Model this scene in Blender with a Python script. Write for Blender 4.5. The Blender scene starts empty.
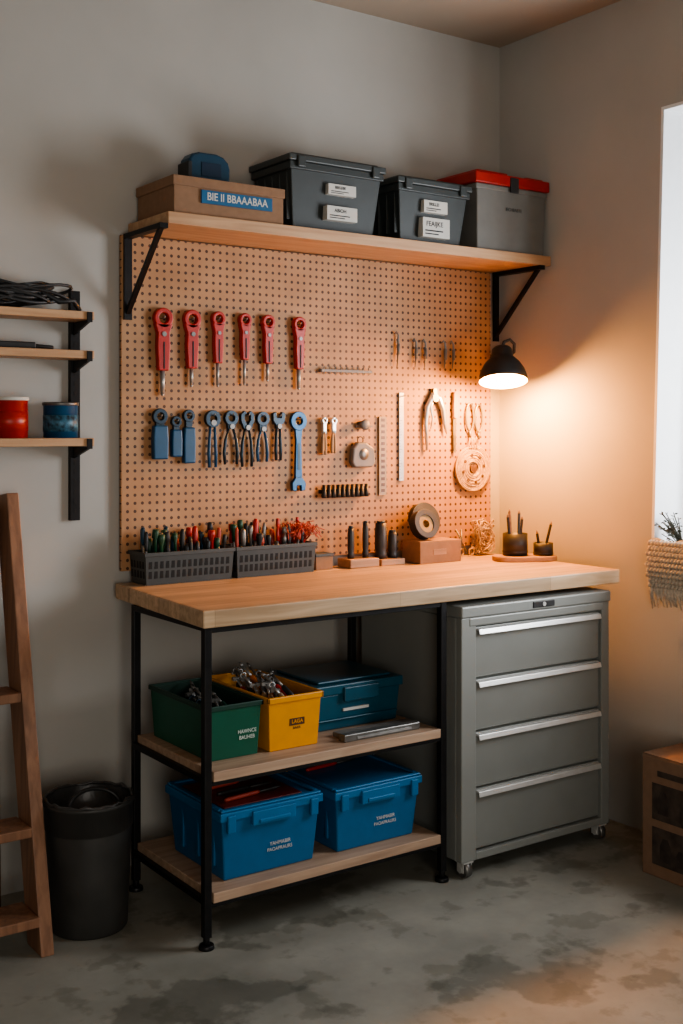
import bpy, bmesh, math, random
from mathutils import Vector, Matrix
random.seed(4)
col = bpy.context.scene.collection

# ---------------------------------------------------------------- materials
def nt(name):
    m = bpy.data.materials.new(name); m.use_nodes = True
    t = m.node_tree; b = t.nodes['Principled BSDF']
    return m, t, b
def L(t, a, b): t.links.new(a, b)
def mat(name, c, rough=.5, metal=0., var=.12, scale=25, bump=.05, spec=.5):
    m, t, b = nt(name)
    tc = t.nodes.new('ShaderNodeTexCoord')
    n = t.nodes.new('ShaderNodeTexNoise'); n.inputs['Scale'].default_value = scale; n.inputs['Detail'].default_value = 5
    L(t, tc.outputs['Object'], n.inputs['Vector'])
    r = t.nodes.new('ShaderNodeValToRGB')
    r.color_ramp.elements[0].position = .3; r.color_ramp.elements[1].position = .7
    r.color_ramp.elements[0].color = (*[x*(1-var) for x in c], 1)
    r.color_ramp.elements[1].color = (*[min(1, x*(1+var)) for x in c], 1)
    L(t, n.outputs['Fac'], r.inputs['Fac']); L(t, r.outputs['Color'], b.inputs['Base Color'])
    b.inputs['Roughness'].default_value = rough; b.inputs['Metallic'].default_value = metal
    b.inputs['Specular IOR Level'].default_value = spec
    if bump:
        bp = t.nodes.new('ShaderNodeBump'); bp.inputs['Strength'].default_value = bump; bp.inputs['Distance'].default_value = .002
        L(t, n.outputs['Fac'], bp.inputs['Height']); L(t, bp.outputs['Normal'], b.inputs['Normal'])
    return m
def wood(name, c1, c2, axis=0, stave=0., rough=.5, scale=1.):
    m, t, b = nt(name)
    tc = t.nodes.new('ShaderNodeTexCoord'); mp = t.nodes.new('ShaderNodeMapping')
    s = [22*scale]*3; s[axis] = 1.6*scale
    mp.inputs['Scale'].default_value = s
    n = t.nodes.new('ShaderNodeTexNoise'); n.inputs['Scale'].default_value = 2.2; n.inputs['Detail'].default_value = 8; n.inputs['Distortion'].default_value = .6
    L(t, tc.outputs['Object'], mp.inputs['Vector']); L(t, mp.outputs['Vector'], n.inputs['Vector'])
    r = t.nodes.new('ShaderNodeValToRGB')
    r.color_ramp.elements[0].position = .32; r.color_ramp.elements[1].position = .68
    r.color_ramp.elements[0].color = (*c1, 1); r.color_ramp.elements[1].color = (*c2, 1)
    L(t, n.outputs['Fac'], r.inputs['Fac'])
    out = r.outputs['Color']
    if stave:
        mp2 = t.nodes.new('ShaderNodeMapping'); L(t, tc.outputs['Object'], mp2.inputs['Vector'])
        br = t.nodes.new('ShaderNodeTexBrick'); br.inputs['Scale'].default_value = 1
        br.inputs['Brick Width'].default_value = .62; br.inputs['Row Height'].default_value = stave
        br.inputs['Mortar Size'].default_value = .0008; br.inputs['Bias'].default_value = 0
        br.inputs['Color1'].default_value = (.74, .72, .70, 1); br.inputs['Color2'].default_value = (1.08, 1.06, 1.04, 1)
        br.inputs['Mortar'].default_value = (.5, .45, .4, 1)
        L(t, mp2.outputs['Vector'], br.inputs['Vector'])
        mx = t.nodes.new('ShaderNodeMix'); mx.data_type = 'RGBA'; mx.blend_type = 'MULTIPLY'; mx.inputs[0].default_value = .85
        L(t, out, mx.inputs[6]); L(t, br.outputs['Color'], mx.inputs[7]); out = mx.outputs[2]
    L(t, out, b.inputs['Base Color']); b.inputs['Roughness'].default_value = rough
    bp = t.nodes.new('ShaderNodeBump'); bp.inputs['Strength'].default_value = .08; bp.inputs['Distance'].default_value = .002
    L(t, n.outputs['Fac'], bp.inputs['Height']); L(t, bp.outputs['Normal'], b.inputs['Normal'])
    return m

M_wall = mat('plaster', (.42, .408, .38), .9, var=.06, scale=2.5, bump=.1)
M_ceil = mat('ceiling_paint', (.40, .32, .25), .9, var=.03, scale=3)
M_white = mat('white_paint', (.75, .77, .78), .6, var=.02)
M_bench = wood('beech_worktop', (.41, .28, .165), (.62, .45, .29), 0, .075, .42)
M_shelfw = wood('shelf_pine', (.42, .24, .13), (.55, .35, .20), 0, 0, .5)
M_low = wood('lower_shelf_wood', (.31, .205, .14), (.44, .31, .215), 0, 0, .55)
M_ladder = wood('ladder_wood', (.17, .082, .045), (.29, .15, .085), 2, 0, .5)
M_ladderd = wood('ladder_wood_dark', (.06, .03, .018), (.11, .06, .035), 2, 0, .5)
M_wblock = wood('block_wood', (.26, .15, .08), (.40, .24, .14), 0, 0, .5)
M_steel = mat('black_steel', (.018, .018, .019), .45, .6, var=.2)
M_bplast = mat('black_plastic', (.020, .021, .022), .5, var=.2)
M_grey = mat('cabinet_grey', (.25, .26, .245), .45, .2, var=.04, scale=8)
M_greyd = mat('cabinet_grey_drawer', (.235, .245, .23), .42, .2, var=.04, scale=8)
M_dark = mat('dark_gap', (.01, .01, .01), .8)
M_alu = mat('aluminium', (.74, .74, .72), .35, .6, var=.05)
M_chrome = mat('tool_steel', (.38, .39, .39), .38, .7, var=.2)
M_dsteel = mat('dark_tool_steel', (.03, .05, .07), .4, .6, var=.2)
M_msteel = mat('grey_tool_steel', (.18, .175, .165), .4, .7, var=.25)
M_red = mat('red_handle', (.36, .018, .012), .4, var=.1)
M_reddk = mat('dark_red_panel', (.13, .018, .018), .35, var=.3, scale=18)
M_redp = mat('faded_red', (.38, .055, .035), .5, var=.15)
M_rolld = mat('dark_brown_tape', (.07, .035, .022), .4, var=.15)
M_blueh = mat('blue_handle', (.005, .065, .15), .4, var=.1)
M_bin = mat('dark_grey_plastic', (.034, .041, .041), .5, var=.08)
M_binl = mat('dark_grey_lid', (.042, .050, .050), .45, var=.08)
M_gbin = mat('grey_plastic', (.17, .168, .155), .5, var=.05)
M_tray = mat('tray_plastic', (.05, .055, .053), .55, var=.08)
M_blue = mat('blue_plastic', (.005, .105, .25), .35, var=.06)
M_bluel = mat('blue_lid', (.006, .125, .29), .35, var=.06)
M_teal = mat('dark_blue_plastic', (.006, .045, .085), .4, var=.08)
M_teal2 = mat('teal_blue_plastic', (.007, .07, .115), .4, var=.08)
M_navy = mat('navy_plastic', (.006, .025, .055), .4, var=.08)
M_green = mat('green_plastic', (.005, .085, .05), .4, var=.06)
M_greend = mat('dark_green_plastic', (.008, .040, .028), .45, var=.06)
M_yellow = mat('yellow_plastic', (.65, .27, .013), .4, var=.05)
M_card = mat('cardboard', (.25, .145, .085), .85, var=.08, scale=40)
M_card2 = mat('brown_cardboard', (.20, .12, .075), .85, var=.08, scale=40)
M_label = mat('paper_label', (.55, .54, .50), .8, var=.03)
M_faint = mat('faint_print', (.45, .52, .47), .8, var=.1)
M_ink = mat('dark_ink', (.03, .03, .035), .8)
M_panel = mat('brown_print', (.048, .034, .026), .85, var=.6, scale=22, bump=0)
M_panel2 = mat('brown_print_dark', (.034, .025, .020), .85, var=.4, scale=30, bump=0)
M_bluelab = mat('blue_label', (.012, .10, .22), .6)
M_tan = mat('tan', (.34, .23, .14), .7)
M_core = mat('yellow_core', (.26, .19, .09), .7, var=.3)
M_straw = mat('straw', (.42, .31, .20), .8, scale=90, var=.3, bump=.4)
M_orange = mat('orange_handle', (.6, .16, .02), .4)
M_gtool = mat('green_handle', (.012, .06, .03), .4)
M_rubber = mat('rubber', (.03, .03, .03), .8)
M_bag = mat('bin_liner', (.05, .05, .05), .35, scale=60, bump=.6)
M_wbin = mat('bin_plastic', (.040, .040, .038), .5, var=.2, scale=12)
M_cloth = mat('cream_yarn', (.54, .47, .38), .95, scale=120, var=.25, bump=.5)
M_twig = mat('dark_plant', (.040, .042, .028), .9, var=.3)
M_leather = mat('grey_case', (.15, .14, .13), .5)
M_slot = mat('tan_steel', (.26, .20, .14), .5, .3)
M_clay = mat('clay', (.30, .22, .17), .8)
M_redc = mat('red_can', (.34, .018, .014), .4)
M_bsteel = mat('blue_steel', (.008, .065, .145), .35, .4)
M_inner = mat('warm_enamel', (.90, .78, .58), .5)

def emit(name, c, s):
    m, t, b = nt(name)
    b.inputs['Base Color'].default_value = (*c, 1)
    b.inputs['Emission Color'].default_value = (*c, 1); b.inputs['Emission Strength'].default_value = s
    return m
M_bulb = emit('warm_bulb', (1, .70, .38), 25)

def pegmat():
    m, t, b = nt('pegboard')
    tc = t.nodes.new('ShaderNodeTexCoord'); sp = t.nodes.new('ShaderNodeSeparateXYZ'); L(t, tc.outputs['Object'], sp.inputs[0])
    def ma(op, a, v):
        n = t.nodes.new('ShaderNodeMath'); n.operation = op; L(t, a, n.inputs[0])
        if isinstance(v, (int, float)): n.inputs[1].default_value = v
        elif v is not None: L(t, v, n.inputs[1])
        return n.outputs[0]
    def cell(o): return ma('POWER', ma('SUBTRACT', ma('FRACT', ma('MULTIPLY', o, 1/.0254), None), .5), 2)
    d = ma('SQRT', ma('ADD', cell(sp.outputs[0]), cell(sp.outputs[2])), None)
    h = ma('LESS_THAN', d, .205)
    n = t.nodes.new('ShaderNodeTexNoise'); n.inputs['Scale'].default_value = 9; n.inputs['Detail'].default_value = 7; L(t, tc.outputs['Object'], n.inputs['Vector'])
    r = t.nodes.new('ShaderNodeValToRGB')
    r.color_ramp.elements[0].position = .3; r.color_ramp.elements[1].position = .7
    r.color_ramp.elements[0].color = (.33, .175, .083, 1); r.color_ramp.elements[1].color = (.42, .235, .118, 1)
    L(t, n.outputs['Fac'], r.inputs['Fac'])
    mx = t.nodes.new('ShaderNodeMix'); mx.data_type = 'RGBA'; L(t, h, mx.inputs[0]); L(t, r.outputs[0], mx.inputs[6]); mx.inputs[7].default_value = (.06, .024, .012, 1)
    L(t, mx.outputs[2], b.inputs['Base Color']); b.inputs['Roughness'].default_value = .6
    return m
M_peg = pegmat()

def floormat():
    m, t, b = nt('polished_concrete')
    tc = t.nodes.new('ShaderNodeTexCoord')
    def noise(s, d=8, rough=.6, off=0):
        mp = t.nodes.new('ShaderNodeMapping'); mp.inputs['Location'].default_value = (off, off*.7, 0); L(t, tc.outputs['Object'], mp.inputs['Vector'])
        n = t.nodes.new('ShaderNodeTexNoise'); n.inputs['Scale'].default_value = s; n.inputs['Detail'].default_value = d; n.inputs['Roughness'].default_value = rough
        L(t, mp.outputs['Vector'], n.inputs['Vector']); return n.outputs['Fac']
    r = t.nodes.new('ShaderNodeValToRGB'); e = r.color_ramp.elements
    e[0].position = .3; e[0].color = (.165, .168, .145, 1); e[1].position = .68; e[1].color = (.32, .315, .275, 1)
    L(t, noise(2.2, 10, .6), r.inputs['Fac'])
    out = r.outputs[0]
    for s, lo, hi, c, off in ((2.6, .43, .46, .55, 3.3), (7., .39, .44, .72, 9.1)):
        r2 = t.nodes.new('ShaderNodeValToRGB'); e = r2.color_ramp.elements
        e[0].position = lo; e[0].color = (c, c, c*.96, 1); e[1].position = hi; e[1].color = (1, 1, 1, 1)
        L(t, noise(s, 9, .55, off), r2.inputs['Fac'])
        mx = t.nodes.new('ShaderNodeMix'); mx.data_type = 'RGBA'; mx.blend_type = 'MULTIPLY'; mx.inputs[0].default_value = .8
        L(t, out, mx.inputs[6]); L(t, r2.outputs[0], mx.inputs[7]); out = mx.outputs[2]
    L(t, out, b.inputs['Base Color'])
    mr = t.nodes.new('ShaderNodeMapRange'); mr.inputs['To Min'].default_value = .38; mr.inputs['To Max'].default_value = .7
    L(t, noise(5, 6), mr.inputs[0]); L(t, mr.outputs[0], b.inputs['Roughness'])
    return m
M_floor = floormat()

# ---------------------------------------------------------------- mesh kit
class B:
    def __init__(s): s.v = []; s.f = []; s.m = []; s.s = []
    def add(s, vs, fs, mat=0, smooth=False):
        o = len(s.v); s.v += [tuple(v) for v in vs]
        for f in fs: s.f.append([i+o for i in f]); s.m.append(mat); s.s.append(smooth)
        return s
    def hexa(s, p, mat=0):
        return s.add(p, [(0,1,2,3),(4,5,6,7),(0,1,5,4),(1,2,6,5),(2,3,7,6),(3,0,4,7)], mat)
    def box(s, x0, x1, y0, y1, z0, z1, mat=0, t=0.):
        return s.hexa([(x0+t,y0+t,z0),(x1-t,y0+t,z0),(x1-t,y1-t,z0),(x0+t,y1-t,z0),(x0,y0,z1),(x1,y0,z1),(x1,y1,z1),(x0,y1,z1)], mat)
    def shell(s, x0, x1, y0, y1, z0, z1, t=.01, th=.004, mat=0, mat2=None):
        def ring(i, z): return [(x0+i,y0+i,z),(x1-i,y0+i,z),(x1-i,y1-i,z),(x0+i,y1-i,z)]
        vs = ring(t,z0)+ring(0,z1)+ring(th,z1)+ring(t+th,z0+th)
        fo = [(0,1,2,3)]+[(i,(i+1)%4,4+(i+1)%4,4+i) for i in range(4)]+[(4+i,4+(i+1)%4,8+(i+1)%4,8+i) for i in range(4)]
        fi = [(8+i,8+(i+1)%4,12+(i+1)%4,12+i) for i in range(4)]+[(12,13,14,15)]
        o = len(s.v); s.v += vs
        for f in fo: s.f.append([i+o for i in f]); s.m.append(mat); s.s.append(False)
        for f in fi: s.f.append([i+o for i in f]); s.m.append(mat if mat2 is None else mat2); s.s.append(False)
        return s
    def ringset(s, rings, mat, smooth, cap=True, closed=False):
        n = len(rings[0]); vs = [p for r in rings for p in r]; fs = []
        k = len(rings)
        for j in range(k if closed else k-1):
            a = j*n; b_ = ((j+1) % k)*n
            for i in range(n): fs.append((a+i, a+(i+1)%n, b_+(i+1)%n, b_+i))
        s.add(vs, fs, mat, smooth)
        if cap and not closed:
            o = len(s.v)-len(vs)
            s.f.append([o+i for i in range(n)]); s.m.append(mat); s.s.append(False)
            s.f.append([o+(k-1)*n+i for i in range(n)]); s.m.append(mat); s.s.append(False)
        return s
    def cyl(s, p0, p1, r0, r1=None, seg=20, mat=0, smooth=True):
        r1 = r0 if r1 is None else r1
        p0 = Vector(p0); p1 = Vector(p1); d = (p1-p0).normalized()
        a = d.orthogonal().normalized(); c = d.cross(a)
        R = [[p+(a*math.cos(2*math.pi*i/seg)+c*math.sin(2*math.pi*i/seg))*r for i in range(seg)] for p, r in ((p0,r0),(p1,r1))]
        return s.ringset(R, mat, smooth)
    def lathe(s, c, prof, seg=32, mat=0, axis='z', smooth=True, cap=False):
        R = []
        for r, z in prof:
            r = max(r, .0002); q = []
            for i in range(seg):
                a = 2*math.pi*i/seg; u, w = r*math.cos(a), r*math.sin(a)
                q.append({'z': (c[0]+u,c[1]+w,c[2]+z), 'y': (c[0]+u,c[1]+z,c[2]+w), 'x': (c[0]+z,c[1]+u,c[2]+w)}[axis])
            R.append(q)
        return s.ringset(R, mat, smooth, cap)
    def tube(s, pts, r, seg=8, mat=0, closed=False):
        pts = [Vector(p) for p in pts]; n = len(pts); R = []; prev = None
        for i, p in enumerate(pts):
            a = pts[(i-1) % n] if (closed or i) else p; b_ = pts[(i+1) % n] if (closed or i < n-1) else p
            d = (b_-a).normalized()
            u = d.orthogonal().normalized() if prev is None else (prev-d*prev.dot(d)).normalized()
            prev = u; w = d.cross(u); rr = r[i] if isinstance(r, (list, tuple)) else r
            R.append([p+(u*math.cos(2*math.pi*k/seg)+w*math.sin(2*math.pi*k/seg))*rr for k in range(seg)])
        return s.ringset(R, mat, True, True, closed)
    def torus(s, c, R, r, axis='y', seg=28, mat=0, rs=8, sx=1, sz=1):
        P = []
        for i in range(seg):
            a = 2*math.pi*i/seg; u, w = R*math.cos(a)*sx, R*math.sin(a)*sz
            P.append({'y': (c[0]+u,c[1],c[2]+w), 'z': (c[0]+u,c[1]+w,c[2]), 'x': (c[0],c[1]+u,c[2]+w)}[axis])
        return s.tube(P, r, rs, mat, True)
    def prism(s, pts, y0, y1, mat=0, plane='xz'):
        n = len(pts)
        if plane == 'xz': A = [(x,y0,z) for x, z in pts]; C = [(x,y1,z) for x, z in pts]
        elif plane == 'yz': A = [(y0,x,z) for x, z in pts]; C = [(y1,x,z) for x, z in pts]
        else: A = [(x,z,y0) for x, z in pts]; C = [(x,z,y1) for x, z in pts]
        return s.add(A+C, [tuple(range(n)), tuple(range(n, 2*n))]+[(i,(i+1)%n,n+(i+1)%n,n+i) for i in range(n)], mat)
    def rot(s, c, ang, axis='Y', start=0):
        m = Matrix.Translation(c) @ Matrix.Rotation(ang, 4, axis) @ Matrix.Translation(-Vector(c))
        for i in range(start, len(s.v)): s.v[i] = tuple(m @ Vector(s.v[i]))
        return s
    def make(s, name, mats, origin=(0,0,0), parent=None, bevel=0, bseg=2):
        me = bpy.data.meshes.new(name); o = Vector(origin)
        me.from_pydata([tuple(Vector(v)-o) for v in s.v], [], s.f)
        for i, p in enumerate(me.polygons): p.material_index = s.m[i]; p.use_smooth = s.s[i]
        bm = bmesh.new(); bm.from_mesh(me); bmesh.ops.recalc_face_normals(bm, faces=bm.faces); bm.to_mesh(me); bm.free()
        for m in (mats if isinstance(mats, (list, tuple)) else [mats]): me.materials.append(m)
        ob = bpy.data.objects.new(name, me); col.objects.link(ob)
        if parent is not None: ob.parent = parent
        else: ob.location = o
        if bevel:
            md = ob.modifiers.new('b', 'BEVEL'); md.width = bevel; md.segments = bseg; md.limit_method = 'ANGLE'; md.angle_limit = math.radians(40)
        return ob
def tagit(o, label, cat, group=None):
    o['label'] = label; o['category'] = cat
    if group: o['group'] = group
    return o
class T:
    """thing: an empty at its base that parents its parts"""
    def __init__(s, name, loc, label, cat, group=None):
        s.o = bpy.data.objects.new(name, None); s.o.empty_display_size = .05; s.o.location = loc; col.objects.link(s.o); s.loc = Vector(loc)
        tagit(s.o, label, cat, group)
    def part(s, b, name, mats, bevel=0, bseg=2, parent=None, label=None):
        o = b.make(name, mats, s.loc, parent or s.o, bevel, bseg)
        if label: o['label'] = label
        return o
def text(s, body, size, x, y, z, m, name='lettering', ext=.0003, sx=1., parent=None, bold=0.):
    cu = bpy.data.curves.new('t', 'FONT'); cu.body = body; cu.size = size; cu.extrude = ext; cu.align_x = 'CENTER'; cu.align_y = 'CENTER'; cu.offset = bold
    to = bpy.data.objects.new('t', cu); col.objects.link(to); bpy.context.view_layer.update()
    me = bpy.data.meshes.new_from_object(to); bpy.data.objects.remove(to)
    me.transform(Matrix.Translation(Vector((x,y,z))-s.loc) @ Matrix.Rotation(math.radians(90), 4, 'X') @ Matrix.Diagonal((sx,1,1,1)))
    me.materials.clear(); me.materials.append(m)
    o = bpy.data.objects.new(name, me); o.parent = parent or s.o; col.objects.link(o); return o
def struct(o): o['kind'] = 'structure'; return o

# ---------------------------------------------------------------- room
XR, YB, ZC = 3.15, 3.40, 2.88
struct(B().box(-1.6, XR+.26, -1.6, YB+.1, -.1, 0).make('floor', M_floor))
struct(B().box(-1.6, XR+.26, -1.6, YB+.1, ZC, ZC+.1).make('ceiling', M_ceil))
struct(B().box(-1.6, XR, YB, YB+.1, 0, ZC).make('wall_back', M_wall))
struct(B().box(-1.7, -1.6, -1.6, YB+.1, 0, ZC).make('wall_left', M_wall))
struct(B().box(-1.6, XR, -1.7, -1.6, 0, ZC).make('wall_front', M_wall))
WY0, WY1, WZ0, WZ1 = 1.25, 2.61, .885, 2.465
YL, YT = 2.645, 2.60      # slightly splayed far reveal
w = B()
w.prism([(YB+.1,0),(YL,0),(YL,WZ0),(YT,WZ1),(YT,ZC),(YB+.1,ZC)], XR, XR+.26, 0, 'yz'); w.box(XR, XR+.26, -1.7, WY0, 0, ZC)
w.box(XR, XR+.26, WY0, YL, 0, WZ0); w.box(XR, XR+.26, WY0, YT, WZ1, ZC)
struct(w.make('wall_right', M_wall))
struct(B().prism([(YL,WZ0+.02),(YL-.012,WZ0+.02),(YT-.012,WZ1),(YT,WZ1)], XR-.004, XR+.255, 0, 'yz').make('trim_1', M_white))
struct(B().box(XR-.004, XR+.255, WY0, WY0+.012, WZ0+.02, WZ1).make('trim_2', M_white))
struct(B().box(XR-.004, XR+.255, WY0+.012, YT-.012, WZ1-.012, WZ1).make('trim_3', M_white))
w = B()
for y in (WY0+.012, (WY0+WY1)/2-.025, YT-.062): w.box(XR+.17, XR+.22, y, y+.05, WZ0+.02, WZ1-.012)
w.box(XR+.17, XR+.22, WY0+.012, YL-.012, WZ0+.02, WZ0+.07); w.box(XR+.17, XR+.22, WY0+.012, YT-.012, WZ1-.062, WZ1-.012)
struct(w.make('window_1', M_white, bevel=.004))
struct(B().box(XR-.012, XR+.255, WY0, YL+.0, WZ0, WZ0+.02).make('trim_4', M_white, bevel=.002))

# ---------------------------------------------------------------- workbench
t = T('workbench', (1.5, 2.72, 0), 'workbench with light wood top and slim black steel frame', 'workbench')
t.part(B().hexa([(1.465,2.715,.853),(3.07,2.715,.853),(3.07,3.367,.853),(1.508,3.367,.853),(1.465,2.715,.9),(3.07,2.715,.9),(3.07,3.367,.9),(1.508,3.367,.9)]), 'worktop', M_bench, .004)
LS = .022; YL0, YL1 = 2.728, 3.20
def leg(x, y, z1=.853):
    b = B(); b.box(x, x+LS, y, y+LS, .03, z1); c = LS/2
    b.cyl((x+c,y+c,0), (x+c,y+c,.012), .022, .02); b.cyl((x+c,y+c,.012), (x+c,y+c,.035), .009)
    return b
for x in (1.476, 2.288):
    for y in (YL0, YL1): t.part(leg(x+(.018 if y > 3 and x < 2 else 0), y), 'leg', M_steel, .002)
b = B(); b.box(1.498, 2.288, YL0+.003, YL0+.019, .837, .853); b.box(1.516, 2.288, YL1+.003, YL1+.019, .837, .853)
b.box(1.491, 1.504, YL0+LS, YL1, .837, .853); b.box(2.291, 2.307, YL0+LS, YL1, .837, .853)
t.part(b, 'top_rail', M_steel, .001)
for z in (.44, .118):
    b = B(); b.box(1.498, 2.288, YL0+.003, YL0+.017, z-.010, z); b.box(1.516, 2.288, YL1+.003, YL1+.017, z-.010, z)
    b.box(1.488, 1.502, YL0+LS, YL1, z-.010, z+.006); b.box(2.293, 2.307, YL0+LS, YL1, z-.010, z+.006)
    t.part(b, 'shelf_rail', M_steel)
    t.part(B().box(1.5035, 2.2875, 2.729, 3.198, z, z+.027), 'shelf', M_low, .002)

# ---------------------------------------------------------------- tool cabinet
CX0, CX1, CY0, CY1 = 2.345, 3.000, 2.70, 3.22
t = T('tool_cabinet', (2.68, 3.0, 0), 'grey metal rolling tool cabinet with four drawers under the worktop', 'tool cabinet')
b = B(); CB = .052
b.box(CX0, CX1, CY0+.026, CY1, CB, .80)
b.box(CX0, CX0+.060, CY0, CY0+.026, CB, .80); b.box(CX1-.036, CX1, CY0, CY0+.026, CB, .80)
b.box(CX0+.060, CX1-.036, CY0, CY0+.026, CB, .076)
t.part(b, 'body', M_grey, .003)
b = B(); b.box(CX0-.004, CX1+.004, CY0-.006, CY1, .80, .836); b.box(CX0+.03, CX1-.03, CY0-.002, CY0+.02, .772, .80)
t.part(b, 'top_panel', M_grey, .005)
b = B(); b.box(2.64, 2.735, CY0-.009, CY0-.005, .808, .828)
t.part(b, 'latch', M_bplast, .004)
b = B(); b.cyl((2.687, CY0-.011, .818), (2.687, CY0-.008, .818), .007); t.part(b, 'lock', M_alu)
YD = CY0+.009
for z0, z1 in ((.613,.768), (.45,.605), (.275,.442), (.083,.267)):
    dr = t.part(B().box(CX0+.064, CX1-.040, YD, YD+.016, z0, z1), 'drawer', M_greyd, .003)
    b = B()
    b.prism([(YD, z1-.004), (YD-.013, z1-.007), (YD-.017, z1-.022), (YD-.013, z1-.024), (YD-.010, z1-.012), (YD, z1-.010)], CX0+.068, CX1-.044, 0, 'yz')
    t.part(b, 'handle', M_alu, .0012, parent=dr, label='brushed aluminium drawer handle')
for x in (CX0+.03, CX1-.03):
    for y in (CY0+.022, CY1-.04):
        c = B(); c.box(x-.02, x+.02, y-.02, y+.02, .047, .0515); c.box(x-.018, x-.014, y-.014, y+.014, .018, .048); c.box(x+.014, x+.018, y-.014, y+.014, .018, .048)
        c.cyl((x-.012, y, .025), (x+.012, y, .025), .025, seg=24, mat=1); c.cyl((x-.019,y,.025), (x+.019,y,.025), .010, mat=0)
        t.part(c, 'caster', [M_alu, M_msteel])

# ---------------------------------------------------------------- pegboard
t = T('pegboard', (2.3, 3.385, .93), 'brown perforated hardboard panel hung on the wall', 'pegboard')
t.part(B().box(1.53, 3.075, 3.37, 3.384, .935, 1.985), 'panel', M_peg, .001)
for x in (1.55, 2.3, 3.03): t.part(B().box(x, x+.03, 3.384, 3.399, .95, 1.96), 'batten', M_wblock)

# ---------------------------------------------------------------- upper shelf
t = T('wall_shelf', (2.35, 3.4, 1.98), 'long light wood wall shelf on black brackets', 'shelf')
t.part(B().box(1.564, 3.145, 3.115, 3.395, 1.988, 2.024), 'board', M_shelfw, .002)
for x in (1.549, 3.098):
    b = B(); b.box(x-.013, x+.013, 3.360, 3.369, 1.72, 1.987); b.box(x-.013, x+.013, 3.112, 3.360, 1.972, 1.987)
    b.prism([(3.360,1.737),(3.360,1.757),(3.145,1.973),(3.127,1.973)], x-.007, x+.007, 0, 'yz')
    t.part(b, 'bracket', M_steel)

# storage on the upper shelf
ZS = 2.0245
t = T('cardboard_box', (1.79, 3.25, ZS), 'flat brown cardboard box with a blue label', 'box')
t.part(B().box(1.590, 1.975, 3.13, 3.38, ZS, 2.118), 'body', M_card, .002)
b = B(); b.box(1.586, 1.979, 3.126, 3.384, 2.108, 2.138); t.part(b, 'lid', M_card, .002)
t.part(B().box(1.680, 1.930, 3.1235, 3.1298, 2.062, 2.102), 'label', M_bluelab)
text(t, 'BIE II BBAAABAA', .033, 1.805, 3.1230, 2.0828, M_label, sx=.88, bold=.0004)

t = T('tape_measure', (1.755, 3.25, 2.1385), 'dark blue and black boxy tape measure on the cardboard box', 'tape measure')
zb = 2.1385
b = B(); b.prism([(1.69,zb+.004),(1.832,zb+.004),(1.834,zb+.06),(1.828,zb+.08),(1.81,zb+.096),(1.785,zb+.103),(1.725,zb+.103),(1.702,zb+.096),(1.69,zb+.08),(1.687,zb+.06)], 3.22, 3.285)
t.part(b, 'body', M_teal, .008, 3)
b = B(); b.box(1.683,1.84,3.215,3.29,zb,zb+.014); b.box(1.683,1.697,3.216,3.289,zb+.014,zb+.07); t.part(b, 'casing', M_bplast, .003)
b = B(); b.box(1.73,1.80,3.2175,3.221,zb+.028,zb+.072); t.part(b, 'label', M_navy, .001)
b = B(); b.box(1.838,1.846,3.24,3.26,zb+.001,zb+.016); t.part(b, 'hook', M_alu)

def lidbin(x0, x1, z1, label, texts, grp):
    y0, y1 = 3.13, 3.385
    t = T('storage_bin', ((x0+x1)/2, 3.25, ZS), label, 'storage bin', grp)
    b = B(); b.box(x0+.012, x1-.012, y0+.012, y1-.012, ZS, z1-.03, t=.022)
    b.box(x0+.006, x1-.006, y0+.006, y1-.006, z1-.055, z1-.03)
    for k in range(5):
        yy = y0+.04+k*.045
        b.box(x0+.014, x0+.03, yy, yy+.006, ZS+.03, z1-.05)
    t.part(b, 'body', M_bin, .004)
    b = B(); b.box(x0, x1, y0, y1, z1-.03, z1-.008); b.box(x0+.02, x1-.02, y0+.02, y1-.02, z1-.008, z1)
    b.box(x0+.03, x0+.06, y0-.006, y0+.004, z1-.05, z1-.012); b.box(x1-.06, x1-.03, y0-.006, y0+.004, z1-.05, z1-.012)
    t.part(b, 'lid', M_binl, .004)
    for (a, c, za, zb, s) in texts:
        yb = y0+.004
        lb = t.part(B().box(a, c, yb-.002, yb+.026, za, zb), 'label', M_label)
        text(t, s, (zb-za)*.36, (a+c)/2-.008, yb-.0025, za+(zb-za)*.68, M_ink, parent=lb, sx=.95, bold=.0002)
        t.part(B().box(a+.01, c-.03, yb-.0026, yb-.002, za+(zb-za)*.30, za+(zb-za)*.37), 'printed_line', M_ink, parent=lb)
        t.part(B().box(a+.01, c-.05, yb-.0026, yb-.002, za+(zb-za)*.14, za+(zb-za)*.20), 'printed_line', M_ink, parent=lb)
lidbin(1.998, 2.385, 2.268, 'dark grey lidded plastic storage bin with two labels', [(2.15,2.26,2.145,2.180,'BEELEBE'), (2.145,2.265,2.062,2.108,'ABIOH')], 'dark grey bins on the upper shelf')
lidbin(2.435, 2.770, 2.250, 'smaller dark grey lidded plastic bin with two white labels', [(2.55,2.655,2.130,2.172,'BRILLEI'), (2.545,2.665,2.045,2.112,'FEAIJKE')], 'dark grey bins on the upper shelf')
t = T('storage_bin', (2.98, 3.26, ZS), 'light grey plastic bin with red clip lid', 'storage bin')
b = B(); b.box(2.795, 3.138, 3.134, 3.38, ZS, 2.25, t=.006); b.box(2.788, 3.141, 3.130, 3.383, 2.242, 2.262)
t.part(b, 'body', M_gbin, .005)
b = B(); b.box(2.780, 3.146, 3.122, 3.388, 2.262, 2.302); b.box(2.80, 2.95, 3.14, 3.37, 2.302, 2.313); b.box(3.04,3.13,3.14,3.37,2.302,2.311); t.part(b, 'lid', M_red, .006)
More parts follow.
